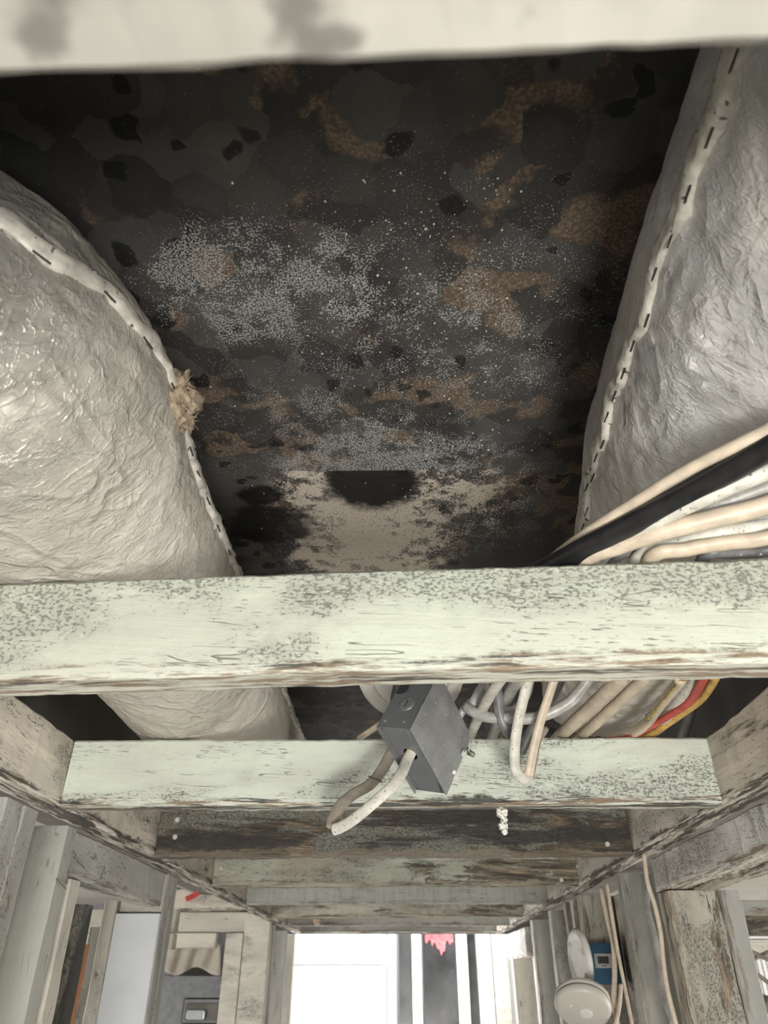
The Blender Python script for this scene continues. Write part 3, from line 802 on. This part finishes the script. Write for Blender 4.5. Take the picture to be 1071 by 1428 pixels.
# the flat cable leaving the hole, folded back up behind the box
hp = jb.matrix_world @ L(0.012, hb, hc); ho = jb.matrix_world @ L(-.008, hb+.002, hc+.002)
dh = ho.y
fold = [hp, ho, PY(560, 1078, dh-.02), PY(545, 1098, dh-.03), PY(515, 1125, dh-.03), PY(490, 1145, dh-.02), PY(474, 1154, dh-.012), PY(464, 1157, dh-.006)]
cable(fold, .0068, .0034, m_white_cable, 'white flat cable coming out of the junction box hole and folded at its tip', name='folded_cable', up=(0, -1, 0))
cable([PY(463, 1155, dh+.0), PY(466, 1140, dh+.006), PY(476, 1122, dh+.01), PY(494, 1107, dh+.02), PY(516, 1094, dh+.025), PY(532, 1075, dh+.03), PY(548, 1045, dh+.035), PY(556, 1025, dh+.04)], .0078, .0034, m_brown_cable,
      'dusty brown flat cable returning up behind the junction box', name='folded_cable', up=(0, -1, 0))
cable([PY(500, 1030, 1.12), PY(530, 1010, 1.06), PY(560, 990, 1.02), PY(600, 960, .99)], .0055, .004, m_cream_cable, 'beige cable going up behind the box from the third joist top')
# cable staple clip round the brown cable
bm = bmesh.new(); q = PY(524, 1086, dh-.008)
cyl_bm(bm, q+Vector((-.009, 0, .003)), q+Vector((.008, .0, -.004)), .0012, .0012, 8)
o = from_bm('cable_tie', bm, m_staple); tag(o, 'rusty wire tie pinching the flat cable below the box', 'tie')
# hanging paint flakes
for (px, py, s, fl) in ((700, 1132, .007, 'topmost curled white paint flake dangling under the third joist'), (703, 1143, .0042, 'small white paint flake, second from the top of the dangling string'), (702, 1152, .0055, 'white lumpy paint flake, third from the top of the dangling string'), (704, 1160, .0035, 'lowest and smallest white paint flake of the dangling string')):
    bm = bmesh.new(); bmesh.ops.create_icosphere(bm, subdivisions=3, radius=1)
    for v in bm.verts: v.co = Vector((v.co.x*s*1.1, v.co.y*s*.6, v.co.z*s)) + noise.noise_vector(v.co*3+Vector((px, py, 0)))*s*.7
    o = from_bm('paint_flake', bm, m_flake, None, True); o.location = PY(px, py, 1.075)
    tag(o, fl, 'paint flake', 'dangling paint flakes')

# ------------------------------------------------------------------ left wall framing
LX0, LX1 = -.607, -.517
def stud(x0, x1, y0, y1, ztop, mat, label, zbot=-1.3, cat='stud', name='wall_stud', group=None, rough=1.3, lean=0):
    """upright; local X runs up, thickness = y, height = x"""
    o = timber(name, (x0, (y0+y1)/2, zbot), (x0+lean, (y0+y1)/2, ztop), y1-y0, x1-x0, mat, up=(1, 0, 0), rough=rough, seg=50)
    return tag(o, label, cat, group)
ZP = ZB - .001
stud(LX0, LX1, .985, 1.034, ZP, wood_grey, 'grey painted stud at the far left edge of the photo', group='left wall studs')
stud(LX0, LX1, 1.038, 1.084, ZP, wood_grey, 'second grey stud from the left edge, tight against its neighbour', group='left wall studs')
stud(LX0, LX1, 1.188, 1.230, ZP, wood_greygreen, 'wide pale green stud at the near end of the short door header', group='left wall studs')
hd = timber('door_header', (-.538, 1.232, .142), (-.538, 1.745, .142), .042, .066, wood_grey, rough=1.4); tag(hd, 'short grey header with bent nails over the narrow left opening', 'beam')
bpy.context.view_layer.update()
for (a, b) in (((103, 1195), (118, 1211)), ((140, 1226), (146, 1210)), ((93, 1232), (95, 1216)), ((79, 1226), (92, 1240))):
    pa = PY(*a, 1.0); pb = PY(*b, 1.0)
    ra, rb = ray(*a), ray(*b); pa = ra*(-.514/ra.x); pb = rb*(-.505/rb.x)
    bm = bmesh.new(); cyl_bm(bm, pa, pb, .0012, .0012, 6); o = from_bm('bent_nail', bm, m_screw); o.parent = hd; o.matrix_parent_inverse = hd.matrix_world.inverted()
stud(LX0+.02, LX1+.002, 1.242, 1.285, .140, wood_cream, 'cream jack stud under the near end of the short header', group='left wall studs')
stud(PY(74, 1400, 1.42).x-.03, PY(93, 1400, 1.42).x, 1.42, 1.455, .12, wood_dark, 'dark stud seen through the narrow left opening')
timber_ = stud(PY(94, 1400, 1.9).x, PY(103, 1400, 1.9).x, 1.9, 1.93, .08, m_orange, 'thin orange board edge in the room behind the left wall', name='board', cat='board')
stud(PY(104, 1400, 2.0).x, PY(124, 1400, 2.0).x, 2.0, 2.05, .12, wood_grey, 'pale grey upright post behind the narrow left opening')
stud(LX0-.035, LX0-.008, 1.750, 1.80, .155, wood_cream, 'narrow cream strip along the left edge of the white board')
o = box('white_board', (LX0-.006, 1.750, -1.2), (LX1-.001, 1.764, .130), m_whiteboard, bev=.001)
tag(o, 'clean white board facing the hall beside the narrow left opening', 'board')
stud(LX0, LX1, 1.766, 1.806, ZP, wood_grey, 'grey stud right behind the white board', group='left wall studs')
stud(LX0, LX1, 1.812, 1.850, ZP, wood_grey, 'darker second stud behind the white board', group='left wall studs')
o = box('block', (LX0, 1.752, .134), (LX1, 1.764, .206), wood_cream, bev=.001); tag(o, 'cream block above the white board', 'board')
stud(LX0, LX1, 3.36, 3.40, ZP, wood_grey, 'grey stud just right of the cream closet frame', group='left wall studs')
stud(LX0, LX1, 3.72, 3.76, ZP, wood_grey, 'second grey stud right of the cream closet frame', group='left wall studs')
stud(LX0, LX1, 4.02, 4.08, ZP, wood_cream, 'pale last stud of the left wall by the bright end', group='left wall studs')

# cream closet front facing the hall beyond the left opening (Y = 3.2)
YC = 3.2
def board_px(name, x0, y0, x1, y1, Y, th, mat, label=None, cat=None, parent=None, group=None, bev=.002):
    a = PY(x0, y1, Y); b = PY(x1, y0, Y)
    o = box(name, (min(a.x, b.x), Y, min(a.z, b.z)), (max(a.x, b.x), Y+th, max(a.z, b.z)), mat, bev=bev)
    if label: tag(o, label, cat, group)
    return o
def board_z(name, x0, x1, z0, z1, Y, th, mat, label=None, cat=None, group=None, bev=.002):
    o = box(name, (x0, Y, z0), (x1, Y+th, z1), mat, bev=bev)
    if label: tag(o, label, cat, group)
    return o
q = lambda px, py, Y=YC: PY(px, py, Y)
board_z('closet_header', q(225, 1280).x, q(366, 1280).x, q(300, 1299).z, q(300, 1272).z, YC, .04, wood_cream, 'upper cream header board of the closet frame', 'board')
board_z('closet_header', q(225, 1280).x, q(304, 1280).x, q(300, 1322).z, q(300, 1301).z, YC+.005, .035, wood_cream, 'lower cream header board over the dark closet opening', 'board')
board_z('closet_jamb', q(305, 1400).x, q(330, 1400).x, -1.2, q(300, 1301).z, YC+.002, .04, wood_cream, 'left cream upright board of the closet frame', 'board')
board_z('closet_jamb', q(332, 1400).x, q(369, 1400).x, -1.2, q(300, 1274).z, YC-.01, .05, wood_cream, 'right, wider cream upright board of the closet frame', 'board')
board_z('soffit_board', q(225, 1260).x-.15, LX1-.01, q(300, 1272).z+.003, q(300, 1240).z, YC+.01, .02, wood_beige, 'stained cream board above the closet headers', 'board')
# things in the closet
board_z('grey_cabinet', q(222, 1400, 3.6).x-.1, q(312, 1400, 3.6).x, -.9, q(270, 1361, 3.6).z, 3.6, .3, m_appl, None)
cab = bpy.data.objects['grey_cabinet']; tag(cab, 'grey metal cabinet inside the dark closet opening', 'cabinet')
bpy.context.view_layer.update()
for (nm, x0, y0, x1, y1, Y, th, mt) in (('door_panel', 252, 1392, 310, 1428, 3.59, .008, m_appl), ('latch_plate', 256, 1399, 306, 1424, 3.583, .006, m_greywall), ('handle', 258, 1409, 286, 1422, 3.570, .012, m_chrome)):
    o = board_px(nm, x0, y0, x1, y1, Y, th, mt, bev=.004); o.parent = cab; o.matrix_parent_inverse = cab.matrix_world.inverted()
# sagging paper sheet
vs, fs = [], []
for j in range(9):
    for i in range(25):
        px = 230+78*i/24; py = 1313+j*5.2+6*math.sin(i*.35)*j/8
        p = PY(px, py, YC+.052 + .008*math.sin(i*.9+j*.5)); vs.append(p)
for j in range(8):
    for i in range(24): a = j*25+i; fs.append((a, a+1, a+26, a+25))
o = from_data('hanging_paper', vs, fs, m_paper, None, True); md = o.modifiers.new('s', 'SOLIDIFY'); md.thickness = .003
tag(o, 'sagging brownish paper sheet above the grey cabinet', 'paper')
o = box('wall_closet', (-1.7, 3.95, -1.9), (-.62, 3.97, .6), m_appl, bev=0); o['kind'] = 'structure'; o.name = 'wall_rear'
# red tag on the left plate
bm = bmesh.new(); add_box(bm, (-.016, -.001, -.006), (.016, .001, .006), .0005)
o = from_bm('red_tag', bm, m_redtag); p = PY(268, 1250, 2.0); o.location = (max(p.x, -.53), 2.0, p.z); o.rotation_euler = (0, R(-25), R(0)); tag(o, 'small red tag stuck under the left side plate', 'tag')
# pieces behind the narrow left opening: bright room beyond
board_z('beam_behind', -1.6, -.66, PY(130, 1300, 2.4).z, PY(130, 1268, 2.4).z, 2.4, .04, wood_cream, 'upper cream crosspiece in the room behind the narrow left opening', 'board')
board_z('beam_behind', -1.6, -.66, PY(130, 1324, 2.4).z, PY(130, 1302, 2.4).z, 2.4, .04, wood_cream, 'lower cream crosspiece in the room behind the narrow left opening', 'board')

# ------------------------------------------------------------------ right wall framing
RX0, RX1 = .491, .581
hd2 = timber('door_header', (.512, 1.56, .150), (.512, .55, .150), .042, .058, wood_whitewash, rough=2.5, seg=80)
tag(hd2, 'whitewashed mouldy header running along the right side under the side plate', 'beam')
hd3 = timber('door_header', (.560, 1.56, .148), (.560, .55, .148), .040, .058, wood_rot, rough=3, seg=80)
tag(hd3, 'rough frayed brown timber laid outside the whitewashed right header', 'beam')
stud(RX0, RX1, 1.50, 1.56, .147, wood_rot, 'brown and pale speckled rotten post under the right header', group='right wall studs', rough=3)
stud(RX1+.012, RX1+.05, 1.52, 1.58, .15, wood_grey, 'grey board with screw holes just right of the rotten post', name='wall_board', cat='board', rough=2)
stud(RX0-.004, RX1-.01, 1.78, 1.82, ZP, wood_greygreen, 'wide grey green stud left of the rotten post', group='right wall studs')
stud(RX0, RX1, 2.24, 2.28, ZP, wood_rot, 'brown water stained stud behind the blue electrical box', group='right wall studs', rough=2)
stud(RX0, RX1, 2.36, 2.385, ZP, wood_whitewash, 'thin whitish stud left of the round smoke alarm base', group='right wall studs')
stud(RX0, RX1, 2.44, 2.48, ZP, wood_grey, 'grey stud, first of a close pair near the alarm base', group='right wall studs')
stud(RX0, RX1, 2.70, 2.75, ZP, wood_greygreen, 'grey green stud with white lit edge midway on the right', group='right wall studs')
stud(RX0, RX1, 3.10, 3.15, ZP, wood_grey, 'grey stud with white lit edge toward the bright end', group='right wall studs')
stud(RX0, RX1, 3.75, 3.80, .14, wood_cream, 'cream peeling stud nearest the bright end on the right', group='right wall studs')
o = timber('door_header', (RX0+.03, 3.35, .10), (RX0+.03, 3.95, .10), .05, .10, wood_whitewash, rough=3); tag(o, 'chipped white header at the far right end, glaring in the daylight', 'beam')

o = box('sheathing_board', (RX1+.004, 1.84, -1.3), (RX1+.016, 3.6, ZP), wood_rot); tag(o, 'brown sheathing closing the back of the right studs', 'board')
# cables on right wall
gr = 'cables down the right wall'
cable(gy([(838, 1238), (847, 1280), (855, 1318), (857, 1360), (856, 1400), (862, 1432)], 1.80, 1.76), .0055, .004, m_cream_cable, 'beige cable in front of the blue electrical box', gr)
cable(gy([(846, 1232), (852, 1270), (862, 1330), (873, 1385), (882, 1430), (886, 1450)], 1.755, 1.755), .0048, .0035, m_cream_cable, 'beige cable stapled along the edge of the grey green stud', gr)
cable(gy([(898, 1190), (903, 1230), (913, 1262), (921, 1300), (925, 1340), (931, 1380), (946, 1440)], 1.485, 1.49), .0055, .004, m_cream_cable, 'beige flat cable running from the side plate down the edge of the rotten post', gr)
cable(gy([(903, 1240), (903, 1268), (914, 1310), (918, 1350), (926, 1390), (941, 1432)], 1.62, 1.55), .006, .0035, m_grey_cable, 'grey flat cable bowing across the grey green stud', gr)
cable(gy([(866, 1372), (864, 1400), (858, 1432)], 1.74, 1.74), .005, .004, m_cream_cable, 'short beige cable below the blue electrical box', gr)

# blue electrical box on the brown stud
yb = 2.185
bb = empty('electrical_box', PY(840, 1372, yb))
def bbx(name, x0, y0, x1, y1, Y, th, mt, bev=.002):
    o = board_px(name, x0, y0, x1, y1, Y, th, mt, bev=bev); o.parent = bb; o.matrix_parent_inverse = Matrix.Translation(-bb.location); return o
bbx('box_shell', 826, 1315, 864, 1373, yb, .045, m_blue)
bbx('sticker', 831, 1330, 852, 1350, yb-.0015, .001, m_label, 0)
for k in range(7): bbx('barcode_bar', 834+k*2.2, 1333.5, 834+k*2.2+(1.5 if k % 2 else .8), 1344, yb-.0022, .0006, m_ink, 0)
bbx('sticker_text', 839, 1346, 846, 1347.4, yb-.0022, .0006, m_ink, 0)
tag(bb, 'blue plastic electrical box with grey barcode sticker on the right wall', 'electrical box')

# smoke alarm base (edge on) and smoke alarm
def orient(o, p, nrm, spin=0):
    o.location = p; o.rotation_euler = Vector(nrm).to_track_quat('Z', 'Y').to_euler()
base = empty('alarm_base'); orient(base, PY(812, 1338, 1.84), (-.98, -.16, -.05))
lathe('base_ring', [(.032, 0), (.058, 0), (.060, .003), (.057, .010), (.050, .013), (.044, .009), (.034, .009)], m_plastic_w, base, 48)
lathe('base_plate', [(.001, .002), (.034, .002), (.034, .005), (.030, .006), (.001, .005)], m_plastic, base, 40)
for a in (20, 140, 260):
    bm = bmesh.new(); add_box(bm, (.036, -.006, .008), (.046, .006, .0135), .001, Matrix.Rotation(R(a), 4, 'Z')); from_bm('mounting_tab', bm, m_plastic, base)
tag(base, 'round white smoke alarm mounting base seen nearly edge on beside the blue box', 'alarm base')
sa = empty('smoke_alarm'); orient(sa, PY(813, 1400, 1.74), (-.18, -.62, -.80))
lathe('alarm_back', [(.001, -.016), (.050, -.016), (.054, -.012), (.054, -.004), (.052, -.003)], m_plastic, sa, 56)
lathe('alarm_body', [(.050, -.003), (.0545, -.002), (.0555, .004), (.052, .012), (.046, .0155), (.001, .017)], m_plastic, sa, 56)
lathe('test_button', [(.013, .0165), (.0128, .0182), (.011, .0190), (.001, .0190)], m_plastic_w, sa, 32).location = (.004, -.004, 0)
bm = bmesh.new(); cyl_bm(bm, (-.022, .016, .0145), (-.022, .016, .0175), .003, .003, 12); from_bm('indicator', bm, m_plastic_w, sa)
tag(sa, 'round off-white smoke alarm dangling at the bottom right of the hall', 'smoke alarm')
cable([sa.location + Vector((.01, .03, .012)), sa.location+Vector((.02, .045, .04)), base.location+Vector((.012, .02, -.01))], .002, .002, m_white_cable, 'short white lead joining the alarm and its base')

# far right room: boards, wires, bright blinds
board_z('crosspiece', .62, 1.6, PY(1040, 1275, 1.9).z, PY(1040, 1255, 1.9).z, 1.9, .04, wood_grey, 'grey crosspiece nearest the right plate in the room at lower right', 'board')
board_z('crosspiece', .66, 1.9, PY(1040, 1288, 2.4).z-.03, PY(1040, 1262, 2.4).z, 2.4, .03, wood_dark, 'dark crosspiece behind the wires at lower right', 'board')
board_z('crosspiece', .66, 1.9, PY(1040, 1310, 2.4).z, PY(1040, 1290, 2.4).z-.034, 2.4, .04, wood_grey, 'wide grey board across the lower right room', 'board')
board_z('crosspiece', .66, 1.9, PY(1040, 1334, 2.4).z, PY(1040, 1312, 2.4).z, 2.42, .03, wood_cream, 'cream board below the grey one in the lower right room', 'board')
cable(gy([(1024, 1250), (1034, 1300), (1048, 1345), (1053, 1385), (1062, 1405), (1075, 1398)], 1.75, 1.7), .0065, .0045, m_brown_cable, 'brown cable hanging down in front of the boards at lower right', gr)
cable(gy([(1028, 1316), (1050, 1328), (1085, 1345)], 1.9, 1.9), .0045, .0045, m_brown_cable, 'upper crossing wire in the lower right room', gr)
cable(gy([(1030, 1338), (1055, 1358), (1085, 1380)], 1.92, 1.92), .0045, .0045, m_brown_cable, 'lower crossing wire in the lower right room', gr)
cable(gy([(1038, 1350), (1055, 1336), (1085, 1322)], 1.95, 1.95), .0045, .0045, m_brown_cable, 'rising wire crossing the others in the lower right room', gr)
for k in range(7):
    x = PY(1056+k*7, 1400, 2.9).x
    o = box('window_slat', (x, 2.9, -.9), (x+.012, 2.93, PY(1060, 1337, 2.9).z), m_brightwall, bev=.001)
    tag(o, 'white vertical blind slat in the lower right room', 'blind', 'vertical blind slats at lower right')
# dark round fixture at bottom right
fx = empty('pipe_fitting'); orient(fx, PY(1068, 1412, 1.8), (-.3, -.9, -.2))
lathe('fitting_body', [(.018, -.02), (.028, -.02), (.03, .0), (.026, .012), (.018, .014)], m_dkgrey_cable, fx, 32)
lathe('fitting_ring', [(.018, .012), (.022, .016), (.018, .02), (.015, .016)], m_screw, fx, 32)
tag(fx, 'dark round pipe fitting at the bottom right corner', 'pipe fitting')
# outer walls of side rooms
o = box('wall_side_left', (-3.0, -3, FLOOR), (-2.98, 6, .5), m_drywall, bev=0); o['kind'] = 'structure'; o.name = 'wall_outer_left'
o = box('wall_side_right', (2.98, -3, FLOOR), (3.0, 6, .5), m_drywall, bev=0); o['kind'] = 'structure'; o.name = 'wall_outer_right'

# ------------------------------------------------------------------ bright far room
YF = 5.2
def farz(py): return PY(540, py, YF).z
def farx(px): return PY(px, 1400, YF).x
o = box('wall_far', (-2.6, YF+.06, FLOOR), (2.6, YF+.1, 1.2), m_brightwall, bev=0); o['kind'] = 'structure'
dr_ = empty('door_1', (farx(480), YF, FLOOR)); dr_['kind'] = 'structure'
def fbox(name, x0, x1, z0, z1, y0, y1, mat, parent=None):
    o = box(name, (x0, y0, z0), (x1, y1, z1), mat, bev=.004)
    if parent: o.parent = parent; o.matrix_parent_inverse = Matrix.Translation(-parent.location)
    return o
fbox('door_slab', farx(395), farx(538), FLOOR+.01, farz(1347), YF+.02, YF+.05, m_brightwall, dr_)
fbox('door_casing', farx(541), farx(553), FLOOR+.01, .55, YF-.005, YF+.05, m_brightwall, dr_)
fbox('door_casing', farx(395), farx(539), farz(1344), farz(1344)+.35, YF, YF+.05, m_brightwall, dr_)
ps = [(557, 574, 'dark_post', m_darkwrap, .0, 'narrow dark wrapped post left of the white post at the bright end'),
      (576, 589, 'white_post', m_brightwall, -.03, 'narrow white post between the dark post and dark panel'),
      (592, 638, 'wrapped_board', m_darkwrap, .0, 'dark shiny wrapped panel with red top at the bright end'),
      (640, 655, 'white_post', m_brightwall, -.03, 'white post right of the dark shiny panel'),
      (657, 667, 'dark_post', m_darkwrap, .0, 'thin dark wrapped post right of the dark shiny panel'),
      (669, 689, 'white_post', m_brightwall, -.03, 'widest white post right of the thin dark post'),
      (691, 712, 'cream_post', wood_cream, -.05, 'cream post at the right side of the bright end')]
for (a, b, nm, mt, dy, lab) in ps:
    o = fbox(nm, farx(a), farx(b), FLOOR+.01, .6, YF+dy, YF+dy+.04, mt); tag(o, lab, 'post' if 'post' in nm else 'panel')
    if nm == 'wrapped_board':
        vs, fs = [], []
        X0, X1 = farx(595), farx(636); Zt, Zb = .5, farz(1314); n_ = 16
        for i in range(n_+1):
            x = X0+(X1-X0)*i/n_; zb = Zb + .06*noise.noise(Vector((i*.6, 2, 0))) - (.05 if 6 < i < 12 else 0)
            vs += [(x, YF-.004, Zt), (x, YF-.004, zb)]
        for i in range(n_): fs.append((2*i, 2*i+1, 2*i+3, 2*i+2))
        r_ = from_data('red_patch', vs, fs, m_pink); r_.modifiers.new('s', 'SOLIDIFY').thickness = .003
        r_.parent = o; r_.matrix_parent_inverse = Matrix.Translation(-o.location)
